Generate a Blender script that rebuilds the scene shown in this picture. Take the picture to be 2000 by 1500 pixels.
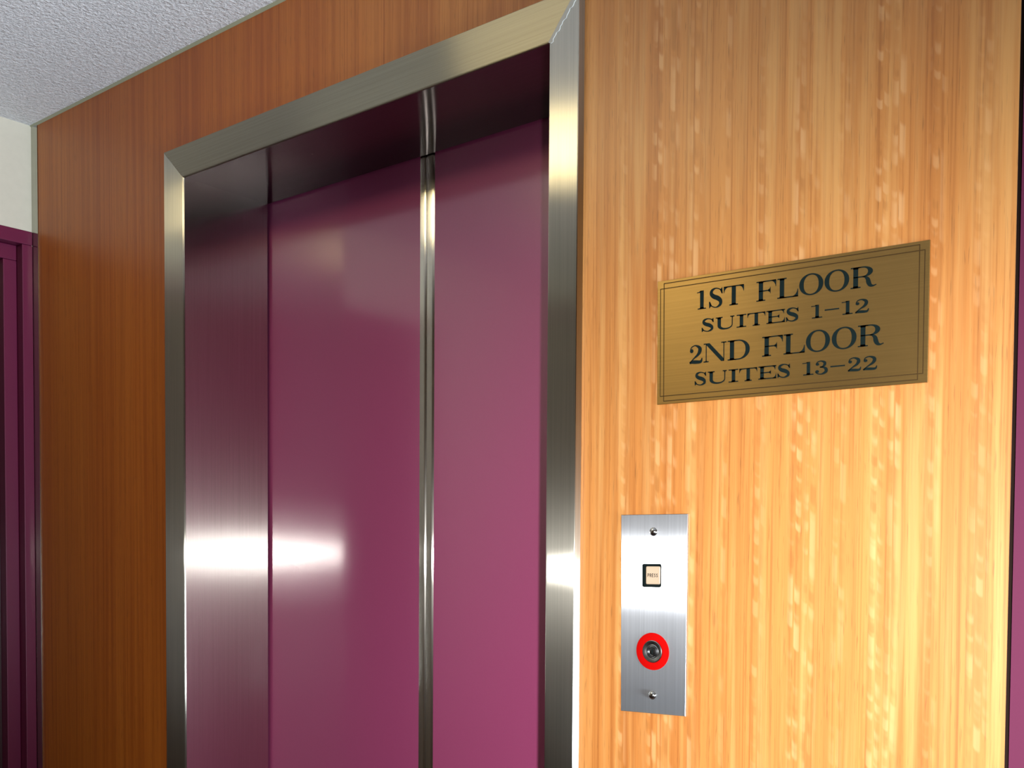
import bpy, bmesh, math
from mathutils import Vector, Matrix
from mathutils.geometry import tessellate_polygon

for o in list(bpy.data.objects):
    bpy.data.objects.remove(o)
S = bpy.context.scene
COL = S.collection

# ------------------------------------------------------------------ camera
CAM = Vector((1.6513, -1.1133, 1.45))
YAW, PITCH, ROLL = 0.67483, -0.03188, 0.00602
F_PX, PPX, PPY = 1948.2, 979.17, 1089.9
fwd = Vector((-math.sin(YAW)*math.cos(PITCH), math.cos(YAW)*math.cos(PITCH), math.sin(PITCH)))
rt0 = Vector((math.cos(YAW), math.sin(YAW), 0)); up0 = rt0.cross(fwd)
rt = math.cos(ROLL)*rt0 + math.sin(ROLL)*up0
up = -math.sin(ROLL)*rt0 + math.cos(ROLL)*up0
cd = bpy.data.cameras.new('camera'); cam = bpy.data.objects.new('camera', cd); COL.objects.link(cam)
m = Matrix((rt, up, -fwd)).transposed().to_4x4(); m.translation = CAM
cam.matrix_world = m
cd.sensor_fit = 'HORIZONTAL'; cd.sensor_width = 36.0; cd.lens = F_PX/2000*36
cd.shift_x = (1000-PPX)/2000; cd.shift_y = (PPY-750)/2000
cd.clip_start = 0.01
S.camera = cam

# ------------------------------------------------------------------ world, lights, exposure
w = bpy.data.worlds.new('world'); S.world = w; w.use_nodes = True
w.node_tree.nodes['Background'].inputs[0].default_value = (0.75, 0.85, 1, 1)
w.node_tree.nodes['Background'].inputs[1].default_value = 0.05
S.view_settings.view_transform = 'Standard'; S.view_settings.look = 'None'
S.view_settings.exposure = 0.0; S.view_settings.gamma = 1.0
S.view_settings.use_curve_mapping = False

def look(o, d):
    o.rotation_euler = Vector(d).to_track_quat('-Z', 'Y').to_euler()
# the photographer's flash, just right of and below the lens
fl = bpy.data.lights.new('camera_flash', 'SPOT'); fl.energy = 166; fl.color = (1.0, 0.99, 0.985)
fl.spot_size = math.radians(102); fl.spot_blend = 1.0; fl.shadow_soft_size = 0.014
flo = bpy.data.objects.new('camera_flash', fl); COL.objects.link(flo)
flo.location = (1.70, -1.075, 1.335); look(flo, (-0.40, 1.075, -0.33))
# cool fill light added to brighten the ceiling, out of frame on the right
dl = bpy.data.lights.new('ceiling_fill', 'AREA'); dl.shape = 'RECTANGLE'; dl.size = 0.9; dl.size_y = 0.7
dl.energy = 22; dl.color = (0.82, 0.91, 1.0); dl.spread = math.radians(55)
dlo = bpy.data.objects.new('ceiling_fill', dl); COL.objects.link(dlo)
dlo.location = (3.08, -0.42, 0.95); look(dlo, (-3.05, -0.22, 1.30))

# ------------------------------------------------------------------ node helpers
class NT:
    def __init__(s, name):
        s.m = bpy.data.materials.new(name); s.m.use_nodes = True; s.t = s.m.node_tree
        s.b = s.t.nodes['Principled BSDF']; s.out = s.t.nodes['Material Output']
    def n(s, typ, **kw):
        x = s.t.nodes.new(typ)
        for k, v in kw.items(): setattr(x, k, v)
        return x
    def put(s, sock, v):
        if isinstance(v, bpy.types.NodeSocket): s.t.links.new(v, sock)
        else: sock.default_value = v
    def math(s, op, a, b=0.0, c=None, clamp=False):
        x = s.n('ShaderNodeMath', operation=op); x.use_clamp = clamp
        s.put(x.inputs[0], a); s.put(x.inputs[1], b)
        if c is not None: s.put(x.inputs[2], c)
        return x.outputs[0]
    def comb(s, a, b, c):
        x = s.n('ShaderNodeCombineXYZ')
        for i, v in enumerate((a, b, c)): s.put(x.inputs[i], v)
        return x.outputs[0]
    def pos(s):
        g = s.n('ShaderNodeNewGeometry'); x = s.n('ShaderNodeSeparateXYZ'); s.t.links.new(g.outputs['Position'], x.inputs[0])
        return x.outputs[0], x.outputs[1], x.outputs[2]
    def noise(s, vec, scale=1.0, detail=2.0, rough=0.5):
        x = s.n('ShaderNodeTexNoise'); s.put(x.inputs['Vector'], vec)
        x.inputs['Scale'].default_value = scale; x.inputs['Detail'].default_value = detail; x.inputs['Roughness'].default_value = rough
        return x.outputs['Fac']
    def white(s, v):
        x = s.n('ShaderNodeTexWhiteNoise', noise_dimensions='1D'); s.put(x.inputs['W'], v); return x.outputs['Value']
    def rng(s, v, a, b, c=0.0, d=1.0, smooth=True):
        x = s.n('ShaderNodeMapRange', interpolation_type='SMOOTHSTEP' if smooth else 'LINEAR')
        s.put(x.inputs['Value'], v)
        for k, q in (('From Min', a), ('From Max', b), ('To Min', c), ('To Max', d)): s.put(x.inputs[k], q)
        return x.outputs['Result']
    def mix(s, f, a, b, blend='MIX'):
        x = s.n('ShaderNodeMix', data_type='RGBA', blend_type=blend)
        s.put(x.inputs[0], f); s.put(x.inputs[6], a); s.put(x.inputs[7], b)
        return x.outputs[2]
    def bump(s, h, dist, strength=1.0):
        x = s.n('ShaderNodeBump'); s.put(x.inputs['Height'], h); x.inputs['Distance'].default_value = dist
        x.inputs['Strength'].default_value = strength
        s.t.links.new(x.outputs[0], s.b.inputs['Normal']); return x
    def set(s, **kw):
        for k, v in kw.items(): s.put(s.b.inputs[k.replace('_', ' ')], v)
        return s.m
def C(r, g, b): return (r, g, b, 1)

def steel(name, tangent, brush, col=(0.60, 0.58, 0.53), wide=0.34, tight=0.016, soft=0.18):
    """brushed stainless steel: brush = axis letter the fine lines run along"""
    t = NT(name); x, y, z = t.pos()
    k = {'x': (3, 420, 420), 'z': (420, 420, 3)}[brush]
    v = t.comb(t.math('MULTIPLY', x, k[0]), t.math('MULTIPLY', y, k[1]), t.math('MULTIPLY', z, k[2]))
    g = t.noise(v, 1.0, 3.0, 0.65)
    smear = t.noise(t.comb(x, y, z), 5.0, 4.0, 0.6)
    c = t.mix(t.rng(g, 0.3, 0.7), C(*[q*0.93 for q in col]), C(*[min(1, q*1.06) for q in col]))
    bp = t.n('ShaderNodeBump'); t.put(bp.inputs['Height'], g); bp.inputs['Distance'].default_value = 0.00001; bp.inputs['Strength'].default_value = 0.2
    def lobe(dist, ax, az):
        """ax, az: slope spread across and along the brushing"""
        q = t.n('ShaderNodeBsdfAnisotropic', distribution=dist)
        a_ = 1-math.sqrt(az/ax)
        q.inputs['Roughness'].default_value = (ax*az)**0.25; q.inputs['Anisotropy'].default_value = -a_
        t.put(q.inputs['Color'], c); t.put(q.inputs['Tangent'], t.comb(*tangent)); t.put(q.inputs['Normal'], bp.outputs[0])
        return q.outputs[0]
    ms = t.n('ShaderNodeMixShader'); t.put(ms.inputs[0], t.rng(smear, 0.3, 0.7, soft*0.9, soft*1.1))
    t.put(ms.inputs[1], lobe('BECKMANN', wide, tight)); t.put(ms.inputs[2], lobe('GGX', wide*1.1, tight*4))
    t.t.links.new(ms.outputs[0], t.out.inputs['Surface'])
    return t.m

def plain(name, col, rough=0.5, metal=0.0, coat=0.0, speckle=0.06, **kw):
    t = NT(name); x, y, z = t.pos()
    f = t.noise(t.comb(x, y, z), 60.0, 3.0)
    c = t.mix(f, C(*[q*(1-speckle) for q in col]), C(*[min(1, q*(1+speckle)) for q in col]))
    t.set(Base_Color=c, Roughness=rough, Metallic=metal, Coat_Weight=coat, **kw)
    return t.m

# ------------------------------------------------------------------ materials
def make_wood():
    t = NT('figured_timber_veneer'); x, y, z = t.pos()
    wob = t.math('MULTIPLY', t.math('SUBTRACT', t.noise(t.comb(t.math('MULTIPLY', x, 3.0), 0.0, t.math('MULTIPLY', z, 1.4)), 1.0, 1.0), 0.5), 0.007)
    xx = t.math('ADD', x, wob)
    def streak(fx, fz, det=3.0, seed=0.0):
        return t.noise(t.comb(t.math('MULTIPLY', xx, fx), seed, t.math('MULTIPLY', z, fz)), 1.0, det, 0.6)
    right = t.rng(x, 0.86, 0.93)
    fine = streak(330, 2.2, 3.0, 1.3)
    mid = streak(75, 0.8, 3.0, 4.1)
    broad = streak(12, 0.4, 2.0, 7.7)
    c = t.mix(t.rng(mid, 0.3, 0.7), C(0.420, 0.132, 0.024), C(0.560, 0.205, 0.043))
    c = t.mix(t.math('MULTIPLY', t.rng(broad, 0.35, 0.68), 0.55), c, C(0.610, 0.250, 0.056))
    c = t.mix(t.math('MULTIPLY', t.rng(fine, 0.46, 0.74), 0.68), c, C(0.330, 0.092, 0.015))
    # pores: short dark dashes
    pore = t.noise(t.comb(t.math('MULTIPLY', xx, 620), 2.2, t.math('MULTIPLY', z, 28)), 1.0, 2.0, 0.5)
    c = t.mix(t.math('MULTIPLY', t.rng(pore, 0.60, 0.72), 0.50), c, C(0.21, 0.075, 0.018))
    # figure: ribbons of light and dark blocks stepping down the right hand sheet
    act = None
    for cx, wd, amp in ((0.962, .012, .8), (1.012, .014, 1.0), (1.032, .012, .9), (1.062, .013, .8), (1.105, .010, .5), (1.150, .012, .5),
                        (1.196, .012, 1.0), (1.214, .012, .8), (1.247, .014, .45), (1.287, .012, .9), (1.306, .011, 1.0), (1.345, .012, .6), (1.392, .016, .6)):
        g = t.rng(t.math('ABSOLUTE', t.math('SUBTRACT', xx, cx)), 0.0, wd, amp, 0.0)
        act = g if act is None else t.math('MAXIMUM', act, g)
    colw = t.math('MULTIPLY', t.math('ADD', xx, t.math('MULTIPLY', t.math('SUBTRACT', mid, 0.5), 0.0015)), 118.0)
    ci = t.math('FLOOR', colw); rnd = t.white(ci); frac = t.math('FRACT', colw)
    arc = t.math('POWER', t.math('ABSOLUTE', t.math('SUBTRACT', frac, 0.5)), 2.0)
    zz = t.math('ADD', t.math('SUBTRACT', z, t.math('MULTIPLY', arc, 0.012)), t.math('MULTIPLY', t.math('SUBTRACT', frac, 0.5), 0.006))
    blk = t.noise(t.comb(t.math('MULTIPLY', ci, 7.31), 0.0, t.math('ADD', t.math('MULTIPLY', zz, t.rng(rnd, 0, 1, 22, 46, False)), t.math('MULTIPLY', rnd, 37.0))), 1.0, 1.5, 0.5)
    edge = t.math('MULTIPLY', t.rng(frac, 0.0, 0.22), t.rng(frac, 0.78, 1.0, 1.0, 0.0))
    patch = t.rng(t.noise(t.comb(t.math('MULTIPLY', x, 16.0), 3.0, t.math('MULTIPLY', z, 2.6)), 1.0, 1.0), 0.32, 0.52, 0.25, 1.0)
    gate = t.math('MULTIPLY', t.math('MULTIPLY', t.math('MULTIPLY', act, edge), right), patch)
    lightb = t.math('MULTIPLY', t.rng(blk, 0.50, 0.60), gate)
    darkb = t.math('MULTIPLY', t.rng(blk, 0.34, 0.45, 1.0, 0.0), gate)
    pale = t.math('MULTIPLY', t.math('MULTIPLY', t.rng(streak(60, 1.8, 4.0, 9.9), 0.45, 0.68), right), 0.45)
    c = t.mix(pale, c, C(0.720, 0.370, 0.110))
    c = t.mix(t.math('MULTIPLY', lightb, 0.58), c, C(0.76, 0.40, 0.15))
    c = t.mix(t.math('MULTIPLY', darkb, 0.75), c, C(0.40, 0.140, 0.028))
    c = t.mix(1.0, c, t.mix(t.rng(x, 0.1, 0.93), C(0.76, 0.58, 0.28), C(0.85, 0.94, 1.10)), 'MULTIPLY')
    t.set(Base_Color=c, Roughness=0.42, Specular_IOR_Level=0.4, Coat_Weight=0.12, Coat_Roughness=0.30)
    t.bump(t.math('ADD', fine, t.math('MULTIPLY', pore, 0.6)), 0.00012, 0.35)
    return t.m
M_WOOD = make_wood()

def make_ceiling():
    t = NT('stippled_ceiling_plaster'); x, y, z = t.pos(); v = t.comb(x, y, z)
    a = t.noise(v, 260.0, 3.0, 0.7); b = t.noise(v, 110.0, 2.0)
    c = t.mix(t.rng(a, 0.35, 0.65), C(0.60, 0.61, 0.63), C(0.78, 0.79, 0.81))
    t.set(Base_Color=c, Roughness=0.95, Specular_IOR_Level=0.2)
    t.bump(t.math('ADD', a, b), 0.004, 1.0)
    return t.m
M_CEIL = make_ceiling()

def make_gloss(name, col, rough=0.36, coat=1.0, coat_r=0.13, peel=0.00003):
    t = NT(name); x, y, z = t.pos(); v = t.comb(x, y, z)
    f = t.noise(v, 300.0, 2.0)
    c = t.mix(f, C(*[q*0.96 for q in col]), C(*[q*1.04 for q in col]))
    t.set(Base_Color=c, Roughness=rough, Coat_Weight=coat, Coat_Roughness=coat_r, Coat_IOR=1.75, Specular_IOR_Level=0.25)
    b = t.n('ShaderNodeBump'); t.put(b.inputs['Height'], t.noise(v, 130.0, 2.0)); b.inputs['Distance'].default_value = peel
    t.t.links.new(b.outputs[0], t.b.inputs['Coat Normal'])
    return t.m
M_LIFT = make_gloss('plum_gloss_laminate', (0.270, 0.046, 0.130))
M_FRAME_PURPLE = make_gloss('plum_gloss_paint', (0.100, 0.008, 0.036), 0.40, 0.2, 0.15)
M_RIGHT_PURPLE = make_gloss('plum_satin_paint', (0.088, 0.009, 0.038), 0.7, 0.0, 0.3)
M_LEAF_DARK = make_gloss('dark_brown_door_paint', (0.030, 0.008, 0.010), 0.4, 0.5, 0.2)
M_CREAM = plain('cream_wall_paint', (0.47, 0.445, 0.37), 0.7)
M_FRONT = plain('beige_wall_paint', (0.26, 0.22, 0.17), 0.7)
M_FLOOR = plain('dark_carpet', (0.055, 0.030, 0.040), 1.0, speckle=0.4)
M_EDGE = plain('dark_edge_shade', (0.045, 0.016, 0.008), 0.7)  # edge brown darkened to include the shadow beside the timber sheet
M_BLACK = plain('black_plastic', (0.005, 0.009, 0.009), 0.85, Specular_IOR_Level=0.08)
M_CAP = plain('cream_button_plastic', (0.46, 0.35, 0.25), 0.4, speckle=0.02)
M_RED = plain('red_enamel', (0.38, 0.0015, 0.0010), 0.8, speckle=0.02, Specular_IOR_Level=0.04)
M_INK = plain('dark_green_black_ink', (0.004, 0.010, 0.010), 0.8, Specular_IOR_Level=0.08)
M_LINE = plain('dark_brown_ink', (0.045, 0.024, 0.007), 0.8, Specular_IOR_Level=0.1)
M_SEAL = plain('grey_sealant', (0.40, 0.41, 0.40), 0.6)
M_BEAD = plain('olive_sealant', (0.30, 0.31, 0.22), 0.6)
M_BROWN = plain('brown_door_paint', (0.10, 0.045, 0.020), 0.5)
M_HOUSING = plain('white_lamp_housing', (0.7, 0.7, 0.68), 0.5)
M_JAMB = steel('brushed_steel_jamb', (1, 0, 0), 'z', (0.47, 0.45, 0.385), wide=0.48, tight=0.012, soft=0.22)
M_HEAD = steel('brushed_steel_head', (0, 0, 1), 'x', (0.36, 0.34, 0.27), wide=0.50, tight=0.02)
M_REVEAL = steel('brushed_steel_reveal', (0, 1, 0), 'z', wide=0.10, tight=0.010, soft=0.20)
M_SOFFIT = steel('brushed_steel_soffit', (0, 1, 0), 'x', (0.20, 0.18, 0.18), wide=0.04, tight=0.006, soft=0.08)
M_PLATE = steel('brushed_steel_plate', (1, 0, 0), 'z', (0.62, 0.65, 0.69), wide=0.60, tight=0.022, soft=0.18)
M_STRIP = steel('polished_steel_strip', (1, 0, 0), 'z', wide=0.20, tight=0.012)
M_TRIM = steel('dull_steel_angle', (1, 0, 0), 'z', (0.50, 0.50, 0.44), wide=0.06, tight=0.012)
M_SCREW = plain('nickel_screw', (0.6, 0.62, 0.62), 0.16, 1.0)
M_BARREL = plain('nickel_lock_barrel', (0.42, 0.44, 0.45), 0.24, 1.0)
M_CORE = plain('dark_nickel_lock_core', (0.17, 0.18, 0.19), 0.26, 1.0)
M_BRASS = steel('brushed_brass', (0, 0, 1), 'x', (0.42, 0.265, 0.09), wide=0.24, tight=0.05, soft=0.4)

def make_glow(name, col, s):
    t = NT(name); t.set(Base_Color=C(0.8, 0.8, 0.75), Roughness=0.5, Emission_Color=C(*col), Emission_Strength=s); return t.m
M_GLOW = make_glow('warm_lamp_diffuser', (1.0, 0.82, 0.46), 11.0)

# ------------------------------------------------------------------ mesh helpers
def link(name, bm, mat, parent=None, smooth=False):
    me = bpy.data.meshes.new(name); bmesh.ops.recalc_face_normals(bm, faces=bm.faces[:]); bm.to_mesh(me); bm.free()
    me.materials.append(mat)
    if smooth:
        for p in me.polygons: p.use_smooth = True
        me.set_sharp_from_angle(angle=math.radians(40))
    o = bpy.data.objects.new(name, me); COL.objects.link(o)
    if parent: o.parent = parent
    return o
def tag(o, label=None, cat=None, group=None, kind=None):
    for k, v in (('label', label), ('category', cat), ('group', group), ('kind', kind)):
        if v: o[k] = v
    return o
def thing(name, loc=(0, 0, 0), **kw):
    o = bpy.data.objects.new(name, None); o.empty_display_size = 0.05; COL.objects.link(o)
    return tag(o, **kw)
def box(bm, x0, x1, y0, y1, z0, z1):
    v = [bm.verts.new((x, y, z)) for x in (x0, x1) for y in (y0, y1) for z in (z0, z1)]
    for f in ((0, 1, 3, 2), (4, 6, 7, 5), (0, 4, 5, 1), (2, 3, 7, 6), (0, 2, 6, 4), (1, 5, 7, 3)):
        bm.faces.new([v[i] for i in f])
def boxes(*L):
    bm = bmesh.new()
    for b in L: box(bm, *b)
    return bm
def bevel(bm, w, seg=2):
    bmesh.ops.bevel(bm, geom=bm.edges[:], offset=w, segments=seg, affect='EDGES', profile=0.5); return bm
def sweep(rows):
    """rows of points (start to end) -> skin between successive rows, capped"""
    bm = bmesh.new(); V = [[bm.verts.new(p) for p in r] for r in rows]
    for a, b in zip(V, V[1:]):
        for i in range(len(a)-1): bm.faces.new((a[i], a[i+1], b[i+1], b[i]))
    return bm
def closed_prism(poly, z0, z1):
    """closed xy polygon extruded in z"""
    bm = bmesh.new(); a = [bm.verts.new((x, y, z0)) for x, y in poly]; b = [bm.verts.new((x, y, z1)) for x, y in poly]
    n = len(a)
    for i in range(n): bm.faces.new((a[i], a[(i+1) % n], b[(i+1) % n], b[i]))
    bm.faces.new(a); bm.faces.new(b[::-1]); return bm

# ------------------------------------------------------------------ the setting
XL, XR, H, D = 0.0, 0.8464, 2.10, 0.190
PJ = -0.012
XW, XT, ZC, XE = -0.575, -0.6031, 2.3446, 1.4210
YF, XRT = -2.30, 3.20
tag(link('floor', boxes((XT-.1, XRT+.1, YF-.1, 0.4, -0.1, 0.0)), M_FLOOR), kind='structure', label='dark carpeted lobby floor')
tag(link('ceiling', boxes((XT-.1, XRT+.1, YF-.1, 0.05, ZC, ZC+0.1)), M_CEIL), kind='structure', label='grey white stippled ceiling above the timber wall')
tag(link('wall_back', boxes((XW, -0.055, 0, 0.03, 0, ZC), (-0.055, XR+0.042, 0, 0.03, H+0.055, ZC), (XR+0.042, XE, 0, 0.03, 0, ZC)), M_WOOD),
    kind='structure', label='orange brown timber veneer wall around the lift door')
tag(link('trim_2', boxes((XE-0.0002, XE+0.0002, 0.0004, 0.03, 0, ZC), (XE, XE+0.006, 0.025, 0.04, 0, ZC)), M_EDGE), kind='structure', label='end edge of the timber veneer sheet with shadow put into its dark colour')
tag(link('wall_left', boxes((XT-.1, XT, YF, 0, 2.104, ZC), (XT-.1, XT, YF, -0.92, 0, 2.104), (XT-.1, XT, -0.004, 0.03, 0, 2.104)), M_CREAM), kind='structure', label='cream wall above the purple door frame')
tag(link('wall_front', boxes((XT-.1, XRT+.1, YF-.1, YF, 0, ZC)), M_FRONT), kind='structure')
tag(link('wall_right', boxes((XRT, XRT+.1, YF, 0, 0, ZC)), M_FRONT), kind='structure')
tag(link('wall_end', boxes((2.4, XRT+.1, 0, 0.03, 0, ZC)), M_CREAM), kind='structure')
# corner angle and ceiling bead
tag(link('trim_1', boxes((XT, XW-0.0006, -0.0015, 0.03, 0, ZC)), M_TRIM), kind='structure', label='narrow metal corner strip left of the timber wall')
bm = bmesh.new()
pts = [(0, 0), (-0.0045, 0), (-0.0030, -0.0016), (-0.0012, -0.0032), (0, -0.0045)]
V = [[bm.verts.new((x, y-0.0001, ZC+z+0.0001)) for y, z in pts] for x in (XT, XE)]
for i in range(5): bm.faces.new((V[0][i], V[0][(i+1) % 5], V[1][(i+1) % 5], V[1][i]))
tag(link('trim_3', bm, M_BEAD), kind='structure', label='thin olive sealant bead where ceiling meets timber wall')
# purple door frame beyond the timber sheet
d2 = thing('door_2', kind='structure', label='plum painted door frame at the right end of the timber wall')
link('frame_jamb', boxes((1.4250, 1.52, 0.0, 0.05, 0, 2.16)), M_RIGHT_PURPLE, d2)
link('frame_jamb', boxes((2.30, 2.40, 0.0, 0.05, 0, 2.16)), M_RIGHT_PURPLE, d2)
link('frame_head', boxes((1.52, 2.30, 0.0, 0.05, 2.06, 2.16)), M_RIGHT_PURPLE, d2)
link('door_leaf', boxes((1.522, 2.298, 0.02, 0.05, 0.005, 2.058)), M_RIGHT_PURPLE, d2)
tag(link('wall_over_door', boxes((1.4250, 2.40, 0.0, 0.03, 2.16, ZC)), M_CREAM), kind='structure').name = 'trim_4'
# purple door in the left wall
d1 = thing('door_1', kind='structure', label='dark plum painted door frame beside the timber wall')
x0 = XT
link('frame_head', bevel(boxes((x0-.06, x0+.004, -0.925, -0.0020, 2.0765, 2.107)), .0015), M_FRAME_PURPLE, d1)
link('frame_jamb', bevel(boxes((x0-.06, x0+.004, -0.0255, -0.0020, 0, 2.0760)), .0015), M_FRAME_PURPLE, d1)
link('frame_jamb', bevel(boxes((x0-.06, x0+.004, -0.925, -0.904, 0, 2.0760)), .0015), M_FRAME_PURPLE, d1)
link('door_stop', bevel(boxes((x0-.06, x0-.022, -0.0560, -0.0260, 0, 2.0420)), .0015), M_FRAME_PURPLE, d1)
link('door_stop', bevel(boxes((x0-.06, x0-.022, -0.903, -0.0260, 2.0425, 2.0760)), .0015), M_FRAME_PURPLE, d1)
link('door_leaf', boxes((x0-.075, x0-.048, -0.903, -0.0565, 0.005, 2.0420)), M_LEAF_DARK, d1)
# door added opposite the lift, out of view, to stripe the brass reflections
d3 = thing('door_3', kind='structure', label='unseen brown door added opposite the lift for reflections')
link('door_leaf', boxes((0.40, 1.25, YF, YF+0.03, 0.005, 2.04)), M_BROWN, d3)
link('frame_jamb', boxes((0.31, 0.395, YF, YF+0.045, 0, 2.10)), M_CREAM, d3)
link('frame_jamb', boxes((1.255, 1.34, YF, YF+0.045, 0, 2.10)), M_CREAM, d3)
link('frame_head', boxes((0.395, 1.255, YF, YF+0.045, 2.045, 2.10)), M_CREAM, d3)

# ceiling lamp, out of frame, mirrored in the steel
lamp = thing('ceiling_lamp', label='warm rectangular ceiling light in front of the lift door', cat='ceiling light')
LX0, LX1, LY0, LY1 = 0.13, 0.67, -0.95, -0.71
link('lamp_base', boxes((LX0+.01, LX1-.01, LY0+.01, LY1-.01, ZC-.014, ZC)), M_HOUSING, lamp)
link('lamp_diffuser', bevel(boxes((LX0, LX1, LY0, LY1, ZC-.070, ZC-.0145)), 0.012, 3), M_GLOW, lamp)

# ------------------------------------------------------------------ lift door surround
sur = thing('lift_door_surround', label='brushed steel frame lining the lift doorway in the timber wall', cat='door frame')
r = 0.0034
def profile(face, foot):
    P = [(0.0, PJ+r)]
    for k in range(1, 5):
        a = math.radians(90*k/4); P.append((r-r*math.cos(a), PJ+r-r*math.sin(a)))
    P += [(face-0.0008, PJ), (face+0.0001, PJ+0.0008), (foot, -0.0003), (foot-0.012, -0.0003)]
    return P
pl, prr, ph = profile(0.0625, 0.0645), profile(0.0486, 0.0502), profile(0.0600, 0.0660)
n = len(pl)
gap = 0.0004
jl = link('jamb', sweep([[(-a, y, 0) for a, y in pl], [(-pl[i][0], pl[i][1], H+ph[i][0]-gap) for i in range(n)]]), M_JAMB, sur, True)
hd = link('head', sweep([[(-pl[i][0], pl[i][1], H+ph[i][0]) for i in range(n)], [(XR+prr[i][0], prr[i][1], H+ph[i][0]) for i in range(n)]]), M_HEAD, sur, True)
jr = link('jamb', sweep([[(XR+a, y, 0) for a, y in prr], [(XR+prr[i][0], prr[i][1], H+ph[i][0]-gap) for i in range(n)]]), M_JAMB, sur, True)
yr0, yr1 = PJ+r+0.0003, D-0.006
link('reveal', boxes((-0.002, 0.0, yr0, yr1, 0, H)), M_REVEAL, sur)
link('reveal', boxes((XR, XR+0.002, yr0, yr1, 0, H)), M_REVEAL, sur)
link('soffit', boxes((0.0, XR, yr0, yr1, H, H+0.002)), M_SOFFIT, sur)
# dark packing behind the lining so no light leaks round the doors
link('backing', boxes((-0.06, -0.004, 0.031, D-0.012, 0, H+.06), (XR+0.004, XR+0.06, 0.031, D-0.012, 0, H+.06), (-0.004, XR+.004, 0.031, D-0.012, H+0.004, H+0.06)), M_EDGE, sur)
# ragged sealant along the right mitre
bm = bmesh.new(); N = 26; A = []; B = []
for i in range(N+1):
    f = i/N
    x = XR+0.0486*f; z = H+0.0600*f
    wdt = 0.0042+0.0030*f+0.0016*math.sin(i*1.7)*math.sin(i*0.6+1)
    A.append((x, z)); B.append((x+wdt, z-wdt*0.55))
ring = [(a, PJ-0.0012) for a in A]+[(b, PJ-0.0012) for b in B[::-1]]
vs = [bm.verts.new((p[0], y, p[1])) for p, y in ring]
for i in range(N): bm.faces.new((vs[i], vs[i+1], vs[2*N-i], vs[2*N+1-i]))
e = bmesh.ops.extrude_face_region(bm, geom=bm.faces[:])
for v in e['geom']:
    if isinstance(v, bmesh.types.BMVert): v.co.y += 0.0012
tag(link('mitre_sealant', bm, M_SEAL, sur), label='ragged grey sealant in the right mitre')

# ------------------------------------------------------------------ lift door leaves
XS0, XS1, XS2, XS3 = 0.4213, 0.4372, 0.4382, 0.4548
def leaf(x0, x1, label):
    o = thing('lift_door_leaf', label=label, cat='elevator door', group='plum lift door leaves')
    link('door_panel', boxes((x0, x1, D, D+0.03, 0.004, H+0.05)), M_LIFT, o)
    return o
lf = leaf(-0.05, XS0, 'left plum gloss lift door leaf with flash glare beside the steel reveal')
P = [(XS0, D+0.006), (XS0, D-0.0016), (XS0+0.0006, D-0.0022), (XS0+0.0100, D-0.0022)]
for k in range(1, 6):
    a = math.radians(90*k/5); P.append((XS0+0.0100+0.0059*math.sin(a), D-0.0022+0.0059*(1-math.cos(a))))
P += [(XS1, D+0.006)]
tag(link('edge_strip', closed_prism(P, 0.004, H+0.05), M_STRIP, lf, True), label='polished steel edge strip')
rl = leaf(XS3, XR+0.05, 'right plum gloss lift door leaf running behind the right jamb')
P = [(XS2, D+0.006), (XS2, D+0.0005), (XS2+0.0012, D-0.0022), (XS3-0.0040, D-0.0022), (XS3-0.0030, D-0.0019), (XS3, D+0.0002), (XS3, D+0.006)]
tag(link('edge_strip', closed_prism(P, 0.004, H+0.05), M_STRIP, rl, True), label='polished steel edge strip')

# ------------------------------------------------------------------ lettering helpers (outlines in millimetres)
def ell(cx, cy, rx, ry, a0=0, a1=360, nn=40, p=2.0):
    out = []
    for i in range(nn+1):
        a = math.radians(a0+(a1-a0)*i/nn); c, s = math.cos(a), math.sin(a)
        out.append((cx+rx*math.copysign(abs(c)**(2/p), c), cy+ry*math.copysign(abs(s)**(2/p), s)))
    return out
def rect(x0, x1, y0, y1): return [[(x0, y0), (x1, y0), (x1, y1), (x0, y1)]]
def foot(x0, x1, y, s, th, d=1):
    """thin bracketed slab serif below (d=1) or above (d=-1) a stem between x0 and x1"""
    b = min(1.1, s*0.9); L = [(x0-s, y), (x1+s, y), (x1+s, y+d*th)]
    for k in range(0, 5):
        a = math.radians(90*k/4); L.append((x1+b-b*math.sin(a), y+d*(th+b-b*math.cos(a))))
    for k in range(4, -1, -1):
        a = math.radians(90*k/4); L.append((x0-b+b*math.sin(a), y+d*(th+b-b*math.cos(a))))
    L.append((x0-s, y+d*th)); return [L]
def stroke(pts, nn=10):
    """variable width stroke through (x, y, width) points"""
    Q = []; n_ = len(pts)
    for i in range(n_-1):
        p = [pts[max(0, i-1)], pts[i], pts[i+1], pts[min(n_-1, i+2)]]
        for k in range(nn):
            t = k/nn
            Q.append([0.5*(2*p[1][j]+(p[2][j]-p[0][j])*t+(2*p[0][j]-5*p[1][j]+4*p[2][j]-p[3][j])*t*t+(3*p[1][j]-p[0][j]-3*p[2][j]+p[3][j])*t**3) for j in range(3)])
    Q.append(list(pts[-1])); Lf, Rt = [], []
    for i, q in enumerate(Q):
        a = Q[max(0, i-1)]; b = Q[min(len(Q)-1, i+1)]; dx, dy = b[0]-a[0], b[1]-a[1]; l = math.hypot(dx, dy) or 1
        h = max(0.05, q[2])/2; Lf.append((q[0]-dy/l*h, q[1]+dx/l*h)); Rt.append((q[0]+dy/l*h, q[1]-dx/l*h))
    return [[(Lf[i]), (Lf[i+1]), (Rt[i+1]), (Rt[i])] for i in range(len(Lf)-1)]
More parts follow.
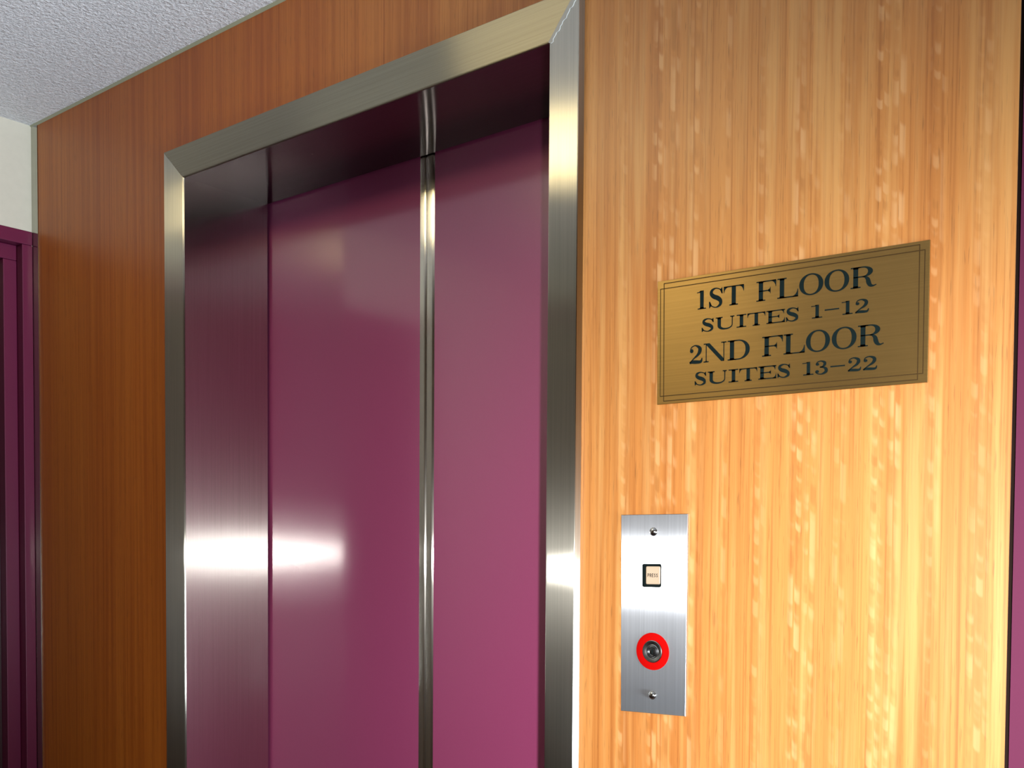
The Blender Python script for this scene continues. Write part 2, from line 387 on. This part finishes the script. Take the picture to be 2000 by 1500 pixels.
def glyph(ch, x0, x1, y0, y1, T, th):
    """list of (outer, hole...) loops for one wide roman letter in the box"""
    w_, h = x1-x0, y1-y0; out = []
    def add(polys): out.extend([[p] for p in polys])
    def X(f): return x0+f*w_
    def Y(f): return y0+f*h
    s = min(0.16*w_, T*0.55)
    def stem(a, b, top=True, bot=True, sl=s):
        add(rect(a, b, y0, y1))
        if bot: add(foot(a, b, y0, sl, th, 1))
        if top: add(foot(a, b, y1, sl, th, -1))
    def drop(xe, d, yy, l, v=-1):
        """curved triangular terminal at a bar end; d = bar's side of the end"""
        L = [(xe, yy), (xe, yy+v*l), (xe-d*0.10*l*0.9, yy+v*l)]
        for k in range(1, 6):
            t = k/5; L.append((xe-d*(0.10*l*0.9+(0.62*l)*t**1.7), yy+v*(l*(1-t)**1.4+th*t)))
        L.append((xe-d*0.8*l, yy)); add([L])
    if ch == 'I':
        c = (x0+x1)/2; stem(c-T/2, c+T/2, sl=(w_-T)/2)
    elif ch == '1':
        c = x0+w_*0.56; add(rect(c-T/2, c+T/2, y0, y1)); add(foot(c-T/2, c+T/2, y0, min(c-T/2-x0, x1-c-T/2), th, 1))
        add([[(c-T/2, y1), (c+T/2, y1), (c-T/2, Y(.90)), (x0+w_*.04, Y(.885)), (x0+w_*.04, Y(.885)+th*.8), (c-T*.7, Y(.955))]])
    elif ch == 'T':
        c = (x0+x1)/2; stem(c-T/2, c+T/2, top=False); add(rect(x0, x1, y1-th, y1)); drop(x0, -1, y1, h*.33); drop(x1, 1, y1, h*.33)
    elif ch in 'FE':
        a = x0+s; stem(a, a+T, sl=s); add(rect(a, x1, y1-th, y1)); drop(x1-(0 if ch == 'F' else w_*.05), 1, y1, h*.34)
        xm = X(.72 if ch == 'F' else .70); ym = Y(.50); add(rect(a, xm, ym-th/2, ym+th/2)); drop(xm, 1, ym, h*.17); drop(xm, 1, ym, h*.17, 1)
        if ch == 'E': add(rect(a, x1, y0, y0+th)); drop(x1, 1, y0, h*.36, 1)
    elif ch == 'L':
        a = x0+s; stem(a, a+T, sl=s); add(rect(a, x1, y0, y0+th)); drop(x1, 1, y0, h*.38, 1)
    elif ch == 'O':
        c, m_ = (x0+x1)/2, (y0+y1)/2; ov = h*.015
        out.append([ell(c, m_, w_/2, h/2+ov, p=2.05)[:-1], ell(c, m_, w_/2-T, h/2-th*.9, p=2.25)[:-1]])
    elif ch == 'U':
        a = x0+s; b = x1-s-th; rad = h*.36
        add(rect(a, a+T, y0+rad, y1)); add(foot(a, a+T, y1, s, th, -1)); add(rect(b, b+th, y0+rad, y1)); add(foot(b, b+th, y1, s*.9, th, -1))
        o_ = ell((a+b+th)/2, y0+rad, (b+th-a)/2, rad+h*.015, 180, 360, 24, 2.2); i_ = ell((a+T+b)/2, y0+rad, (b-a-T)/2, rad-th*1.3, 360, 180, 24, 2.1)
        add([[o_[k], o_[k+1], i_[24-k-1], i_[24-k]] for k in range(24)])
    elif ch == 'D':
        a = x0+s; m_ = (y0+y1)/2; xs = a+T*.9
        add(rect(a, a+T, y0, y1)); add(foot(a, a+T, y0, s, th, 1)); add(foot(a, a+T, y1, s, th, -1))
        cx = X(.46); o_ = ell(cx, m_, x1-cx, h/2, -90, 90, 24, 2.1); i_ = ell(cx, m_, x1-cx-T, h/2-th, -90, 90, 24, 2.2)
        add([[o_[k], o_[k+1], i_[k+1], i_[k]] for k in range(24)]); add(rect(xs, cx, y0, y0+th)); add(rect(xs, cx, y1-th, y1))
    elif ch == 'R':
        a = x0+s; stem(a, a+T, sl=s); cx = X(.46); m_ = Y(.745); ry = h*.255; xr = X(.86)
        o_ = ell(cx, m_, xr-cx, ry, -90, 90, 20, 2.1); i_ = ell(cx, m_, xr-cx-T, ry-th, -90, 90, 20, 2.1)
        add([[o_[k], o_[k+1], i_[k+1], i_[k]] for k in range(20)]); add(rect(a, cx, y1-th, y1)); add(rect(a, cx, Y(.49), Y(.49)+th))
        add(stroke([(X(.46), Y(.515), th), (X(.56), Y(.49), th*1.6), (X(.66), Y(.38), T*.80), (X(.70), Y(.22), T*.95), (X(.76), Y(.085), T*.75), (X(.87), Y(.03), th*1.5), (x1, Y(.075), th*.8)]))
    elif ch == 'N':
        a = x0+s; b = x1-s*1.0-th*.8; add(rect(a, a+th*.8, y0, y1)); add(foot(a, a+th*.8, y0, s, th, 1)); add(rect(b, b+th*.8, y0, y1)); add(foot(b, b+th*.8, y1, s, th, -1))
        add([[(a-s, y1), (a-s, y1-th), (a, y1-th), (b-T*.55, y0-h*.01), (b+th*.8, y0-h*.01), (b+th*.8, y0+h*.10), (a+T*.95, y1)]])
    elif ch == 'S':
        t_ = T*1.02
        add(stroke([(X(.90), Y(.70), th*.8), (X(.80), Y(.87), th), (X(.50), Y(.965), th*1.1), (X(.24), Y(.88), T*.62), (X(.19), Y(.72), T*.82), (X(.34), Y(.58), t_*.95), (X(.62), Y(.47), t_*1.0),
                    (X(.80), Y(.33), T*.88), (X(.79), Y(.15), T*.66), (X(.52), Y(.03), th*1.1), (X(.22), Y(.11), th), (X(.09), Y(.31), th*.8)]))
        add([[(X(.92), Y(1.0)), (X(.95), Y(.67)), (X(.88), Y(.67)), (X(.76), Y(.88)), (X(.86), Y(.93))], [(X(.05), Y(0)), (X(.03), Y(.34)), (X(.10), Y(.34)), (X(.22), Y(.13)), (X(.12), Y(.06))]])
    elif ch == '2':
        add([ell(X(.20), Y(.70), w_*.13, h*.105)[:-1]])
        add(stroke([(X(.10), Y(.74), th*.8), (X(.20), Y(.90), th), (X(.46), Y(.97), th*1.2), (X(.74), Y(.86), T*.72), (X(.80), Y(.70), T*.90), (X(.68), Y(.50), T*.66), (X(.42), Y(.33), th*1.35), (X(.18), Y(.16), th*1.0), (X(.07), Y(.05), th*.9)]))
        add(stroke([(X(.05), Y(.06), h*.10), (X(.25), Y(.105), h*.17), (X(.50), Y(.095), h*.19), (X(.78), Y(.08), h*.16), (X(.90), Y(.13), h*.13), (X(.96), Y(.29), th*.7)]))
    elif ch == '3':
        add([ell(X(.20), Y(.76), w_*.13, h*.10)[:-1], ell(X(.18), Y(.23), w_*.14, h*.11)[:-1]])
        add(stroke([(X(.10), Y(.80), th*.8), (X(.24), Y(.935), th), (X(.48), Y(.97), th*1.2), (X(.72), Y(.87), T*.66), (X(.74), Y(.72), T*.76), (X(.60), Y(.57), th*1.5), (X(.38), Y(.535), th)]))
        add(stroke([(X(.38), Y(.535), th), (X(.66), Y(.50), th*1.6), (X(.84), Y(.36), T*.85), (X(.82), Y(.17), T*.76), (X(.52), Y(.03), th*1.2), (X(.22), Y(.07), th), (X(.06), Y(.20), th*.8)]))
    elif ch == '-':
        add(rect(x0, x1, y0, y1))
    return out
def flat_mesh(shapes, fn):
    """tessellated shapes; fn maps (mm, mm) to a world point"""
    bm = bmesh.new()
    for loops in shapes:
        L = [[Vector((p[0], p[1], 0)) for p in lp] for lp in loops]; flat = [p for lp in L for p in lp]
        vs = [bm.verts.new(fn(p.x, p.y)) for p in flat]
        for t in tessellate_polygon(L):
            a, b, c = (vs[i] for i in t)
            if (b.co-a.co).cross(c.co-a.co).length > 1e-12:
                try: bm.faces.new((a, b, c))
                except ValueError: pass
    for f in bm.faces:
        f.normal_update()
    return bm
def link_flat(name, bm, mat, parent):
    for f in bm.faces:
        f.normal_update()
        if f.normal.y > 0: f.normal_flip()
    me = bpy.data.meshes.new(name); bm.to_mesh(me); bm.free(); me.materials.append(mat)
    o = bpy.data.objects.new(name, me); COL.objects.link(o); o.parent = parent; return o
def bil(tl, tr, br, bl, w_, h):
    """quad on the wall: millimetres from its lower left corner -> x, z"""
    def f(u, v):
        a, b = u/w_, v/h
        g = lambda i: (bl[i]*(1-a)+br[i]*a)*(1-b)+(tl[i]*(1-a)+tr[i]*a)*b
        return g(0), g(1)
    return f

# ------------------------------------------------------------------ brass directory sign
SW, SH = 326.6, 150.3
sg = bil((1.0117, 1.7590), (1.3392, 1.7549), (1.3394, 1.6052), (1.0129, 1.6046), SW, SH)
sign = thing('directory_sign', label='brass directory sign with dark lettering above the steel call panel', cat='sign')
def slab(fn, w_, h, y0, y1, holes=(), bev=0.0004):
    bm = bmesh.new(); L = [[(0, 0), (w_, 0), (w_, h), (0, h)]]
    vs = [bm.verts.new((fn(u, v)[0], y, fn(u, v)[1])) for y in (y0, y1) for u, v in L[0]]
    for q in ((0, 1, 2, 3), (7, 6, 5, 4), (0, 4, 5, 1), (1, 5, 6, 2), (2, 6, 7, 3), (3, 7, 4, 0)): bm.faces.new([vs[i] for i in q])
    if bev: bevel(bm, bev, 2)
    return bm
link('sign_plate', slab(sg, SW, SH, -0.0022, -0.0001), M_BRASS, sign)
def sgw(yy):
    def f(u, v):
        x, z = sg(u, v); return (x, yy, z)
    return f
def ruled(x0, x1, y0, y1, t):
    return [[[(x0, y0), (x1, y0), (x1, y1), (x0, y1)], [(x0+t, y0+t), (x1-t, y0+t), (x1-t, y1-t), (x0+t, y1-t)]]]
link_flat('border_line', flat_mesh(ruled(8.9, 316.6, 3.2, 147.2, 1.0), sgw(-0.00236)), M_LINE, sign)
link_flat('border_line', flat_mesh(ruled(3.9, 322.0, 9.4, 141.0, 1.0), sgw(-0.00234)), M_LINE, sign)
TX = [
 [('1', 54.6, 67.2, 109.6, 131.6), ('S', 70.6, 90.2, 108.9, 132.8), ('T', 90.6, 116.6, 109.4, 132.2), ('F', 132.4, 156.7, 109.5, 132.3), ('L', 158.2, 183.2, 109.5, 132.3),
  ('O', 184.4, 212.4, 109.2, 132.8), ('O', 213.8, 241.6, 109.2, 132.8), ('R', 243.2, 271.4, 109.4, 132.4)],
 [('S', 61.0, 78.6, 81.9, 97.8), ('U', 80.4, 104.9, 82.3, 97.2), ('I', 107.6, 120.0, 82.3, 97.2), ('T', 121.3, 143.7, 82.2, 97.2), ('E', 145.2, 167.7, 82.4, 97.2), ('S', 168.4, 184.9, 81.9, 97.6),
  ('1', 198.2, 211.7, 82.2, 97.0), ('-', 214.4, 230.9, 89.2, 90.6), ('1', 233.1, 246.0, 82.2, 97.0), ('2', 248.0, 264.0, 81.8, 97.0)],
 [('2', 44.6, 63.2, 45.2, 67.6), ('N', 64.5, 94.7, 45.6, 68.0), ('D', 96.3, 124.6, 45.0, 68.2), ('F', 140.2, 165.5, 45.3, 68.0), ('L', 166.5, 191.8, 45.2, 68.0),
  ('O', 193.1, 220.9, 44.6, 68.6), ('O', 222.9, 250.6, 44.6, 68.6), ('R', 252.1, 280.2, 44.8, 68.2)],
 [('S', 52.0, 69.1, 18.9, 35.0), ('U', 70.3, 95.7, 19.2, 34.2), ('I', 97.8, 110.3, 19.1, 34.2), ('T', 111.6, 134.3, 18.9, 34.0), ('E', 135.8, 157.9, 19.2, 34.2), ('S', 158.7, 175.5, 18.9, 34.6),
  ('1', 188.7, 202.4, 19.2, 34.0), ('3', 203.8, 219.2, 18.7, 34.0), ('-', 221.7, 238.3, 25.6, 27.0), ('2', 240.9, 256.4, 18.7, 34.0), ('2', 257.6, 273.9, 18.5, 33.8)]]
for k, line in enumerate(TX):
    T_, th_ = (5.3, 1.25) if k % 2 == 0 else (4.3, 1.15)
    sh = []
    for g in line: sh += glyph(*g, T_ if g[0] not in '1' else T_*.92, th_)
    link_flat('lettering', flat_mesh(sh, sgw(-0.00240-0.00002*k)), M_INK, sign)

# ------------------------------------------------------------------ call panel
PW, PH = 95.0, 254.0
pg = bil((0.9622, 1.4655), (1.0584, 1.4666), (1.0585, 1.2142), (0.9645, 1.2100), PW, PH)
panel = thing('lift_call_panel', label='brushed steel lift call panel with square button and red ringed key switch', cat='call panel')
PY = -0.0034
# face plate with a square hole for the button
BX0, BX1, BZ0, BZ1 = 31.3, 59.5, 161.4, 191.5
def rrect(x0, x1, y0, y1, r_, nn=5):
    P = []
    for cx, cy, a0 in ((x1-r_, y1-r_, 0), (x0+r_, y1-r_, 90), (x0+r_, y0+r_, 180), (x1-r_, y0+r_, 270)):
        for k in range(nn+1):
            a = math.radians(a0+90*k/nn); P.append((cx+r_*math.cos(a), cy+r_*math.sin(a)))
    return P
hole = rrect(BX0, BX1, BZ0, BZ1, 3.0)
def pw(yy):
    def f(u, v):
        x, z = pg(u, v); return (x, yy, z)
    return f
def ringed(outer_n, hole_, y_):
    """front face round the hole, as quads from the hole out to the plate outline"""
    cx, cy = (BX0+BX1)/2, (BZ0+BZ1)/2; out = []
    for (x, y) in hole_:
        dx, dy = x-cx, y-cy; t = 1e9
        e_ = 0.5
        if dx > 1e-9: t = min(t, (PW-e_-cx)/dx)
        if dx < -1e-9: t = min(t, (e_-cx)/dx)
        if dy > 1e-9: t = min(t, (PH-e_-cy)/dy)
        if dy < -1e-9: t = min(t, (e_-cy)/dy)
        out.append((cx+dx*t, cy+dy*t))
    return out
bm = bmesh.new()
outline = [(0.5, 0.5), (PW-0.5, 0.5), (PW-0.5, PH-0.5), (0.5, PH-0.5)]
loops = [outline, hole]
L = [[Vector((p[0], p[1], 0)) for p in lp] for lp in loops]; flatp = [p for lp in L for p in lp]
vs = [bm.verts.new(pw(PY)(p.x, p.y)) for p in flatp]
for t in tessellate_polygon(L): bm.faces.new([vs[i] for i in t])
o2 = [bm.verts.new(pw(PY+0.0005)(u, v)) for u, v in ((0, 0), (PW, 0), (PW, PH), (0, PH))]
o3 = [bm.verts.new(pw(-0.0001)(u, v)) for u, v in ((0, 0), (PW, 0), (PW, PH), (0, PH))]
for i in range(4):
    j = (i+1) % 4
    bm.faces.new((vs[i], vs[j], o2[j], o2[i])); bm.faces.new((o2[i], o2[j], o3[j], o3[i]))
hv = vs[4:]; hb = [bm.verts.new(pw(-0.0001)(*p)) for p in hole]
for i in range(len(hole)):
    j = (i+1) % len(hole); bm.faces.new((hv[i], hv[j], hb[j], hb[i]))
link('face_plate', bm, M_PLATE, panel)
def lathe(cu, cv, prof, seg=40, fn=pg):
    """revolve (radius mm, y m) about the wall normal through (cu, cv)"""
    bm = bmesh.new(); R = []
    for rr, y in prof:
        if rr < 1e-6:
            x, z = fn(cu, cv); R.append([bm.verts.new((x, y, z))])
        else:
            R.append([bm.verts.new((fn(cu+rr*math.cos(2*math.pi*k/seg), cv)[0], y, fn(cu, cv+rr*math.sin(2*math.pi*k/seg))[1])) for k in range(seg)])
    for a, b in zip(R, R[1:]):
        for k in range(seg):
            j = (k+1) % seg
            if len(a) == 1: bm.faces.new((a[0], b[j], b[k]))
            elif len(b) == 1: bm.faces.new((a[k], a[j], b[0]))
            else: bm.faces.new((a[k], a[j], b[j], b[k]))
    return bm
for cv in (232.2, 23.6):
    prof = [(5.4, PY+0.0001), (5.3, PY-0.0002)]+[(4.9*math.cos(math.radians(a)), PY-0.0003-0.0034*math.sin(math.radians(a))) for a in range(0, 90, 15)]+[(0, PY-0.0037)]
    link('screw', lathe(47.4, cv, prof), M_SCREW, panel, True)
# button: black housing let into the hole, cream cap below the face
def tube_ring(outer, inner, y0, y1):
    bm = bmesh.new(); n_ = len(outer)
    A = [[bm.verts.new(pw(y)(*p)) for p in lp] for lp in (outer, inner) for y in (y0, y1)]
    for a, b in ((0, 1), (1, 3), (3, 2), (2, 0)):
        for i in range(n_):
            j = (i+1) % n_; bm.faces.new((A[a][i], A[a][j], A[b][j], A[b][i]))
    return bm
bt = link('button_housing', tube_ring(rrect(BX0+.1, BX1-.1, BZ0+.1, BZ1-.1, 2.9), rrect(BX0+1.2, BX1-1.2, BZ0+1.2, BZ1-1.2, 2.2), PY+0.0002, -0.0003), M_BLACK, panel)
link('housing_base', slab(lambda u, v: pg(BX0+u, BZ0+v), BX1-BX0, BZ1-BZ0, -0.0007, -0.0003, bev=0), M_BLACK, bt)
CX0, CX1, CZ0, CZ1, CY = 35.8, 56.3, 165.2, 188.0, PY+0.0017
bm = bmesh.new(); oc = rrect(CX0, CX1, CZ0, CZ1, 1.6)
ic = rrect(CX0+.8, CX1-.8, CZ0+.8, CZ1-.8, 1.2)
A = [bm.verts.new(pw(-0.0006)(*p)) for p in oc]; B = [bm.verts.new(pw(CY+0.0006)(*p)) for p in oc]; Cc = [bm.verts.new(pw(CY)(*p)) for p in ic]
for a, b in ((A, B), (B, Cc)):
    for i in range(len(a)):
        j = (i+1) % len(a); bm.faces.new((a[i], a[j], b[j], b[i]))
bm.faces.new(Cc)
tag(link('button_cap', bm, M_CAP, bt), label='cream button cap')
def sans(ch, x0, x1, y0, y1, t):
    w_, h = x1-x0, y1-y0; o_ = []
    bowl = lambda ya, yb: [[p] for p in stroke([(x0, yb-t/2, t), (x0+w_*.55, yb-t/2, t), (x1-t/2, (ya+yb)/2, t), (x0+w_*.55, ya+t/2, t), (x0, ya+t/2, t)], 6)]
    if ch in 'PRE': o_.append(rect(x0, x0+t, y0, y1))
    if ch in 'PR': o_ += bowl(y0+h*.42, y1)
    if ch == 'R': o_.append([[(x0+w_*.45, y0+h*.48), (x0+w_*.45+t, y0+h*.48), (x1, y0), (x1-t*1.1, y0)]])
    if ch == 'E':
        for f in (0, .5, 1): o_.append(rect(x0, x1-(w_*.1 if f == .5 else 0), y0+(h-t)*f, y0+(h-t)*f+t))
    if ch == 'S': o_ += [[p] for p in stroke([(x1-t*.4, y0+h*.80, t), (x0+w_*.5, y1-t/2, t), (x0+t*.6, y0+h*.73, t), (x0+w_*.5, y0+h*.5, t), (x1-t*.6, y0+h*.27, t), (x0+w_*.5, y0+t/2, t), (x0+t*.4, y0+h*.2, t)], 6)]
    return o_
sh = []
for i, ch in enumerate('PRESS'): sh += sans(ch, 38.3+i*3.1, 38.3+i*3.1+2.5, 174.4, 178.9, 0.7)
link_flat('lettering', flat_mesh(sh, pw(CY-0.00006)), M_INK, bt)
# key switch
KU, KV = 47.4, 79.6
tag(link('red_ring', lathe(KU, KV, [(23.9, PY+0.0001), (23.7, PY-0.0007), (23.3, PY-0.0009), (14.6, PY-0.0009), (14.3, PY-0.0006), (14.3, PY+0.0001)], 64), M_RED, panel, True), label='red enamelled ring')
lk = tag(link('lock_barrel', lathe(KU, KV, [(14.2, PY+0.0001), (14.2, PY-0.0016), (13.6, PY-0.0021), (12.6, PY-0.0020), (8.9, PY-0.0006), (8.2, PY-0.0012), (7.5, PY-0.0012), (7.2, PY+0.0001)], 64), M_BARREL, panel, True), label='bright nickel lock barrel')
core = lathe(KU, KV, [(7.1, PY+0.0002), (7.0, PY-0.0004), (5.4, PY-0.0010), (4.6, PY-0.0004), (2.6, PY-0.0009), (0, PY-0.0010)], 48)
link('lock_core', core, M_CORE, lk, True)
link('keyhole', slab(lambda u, v: pg(KU-0.8+u, KV-3.2+v), 1.6, 6.4, PY-0.0014, PY-0.0004, bev=0), M_BLACK, lk)
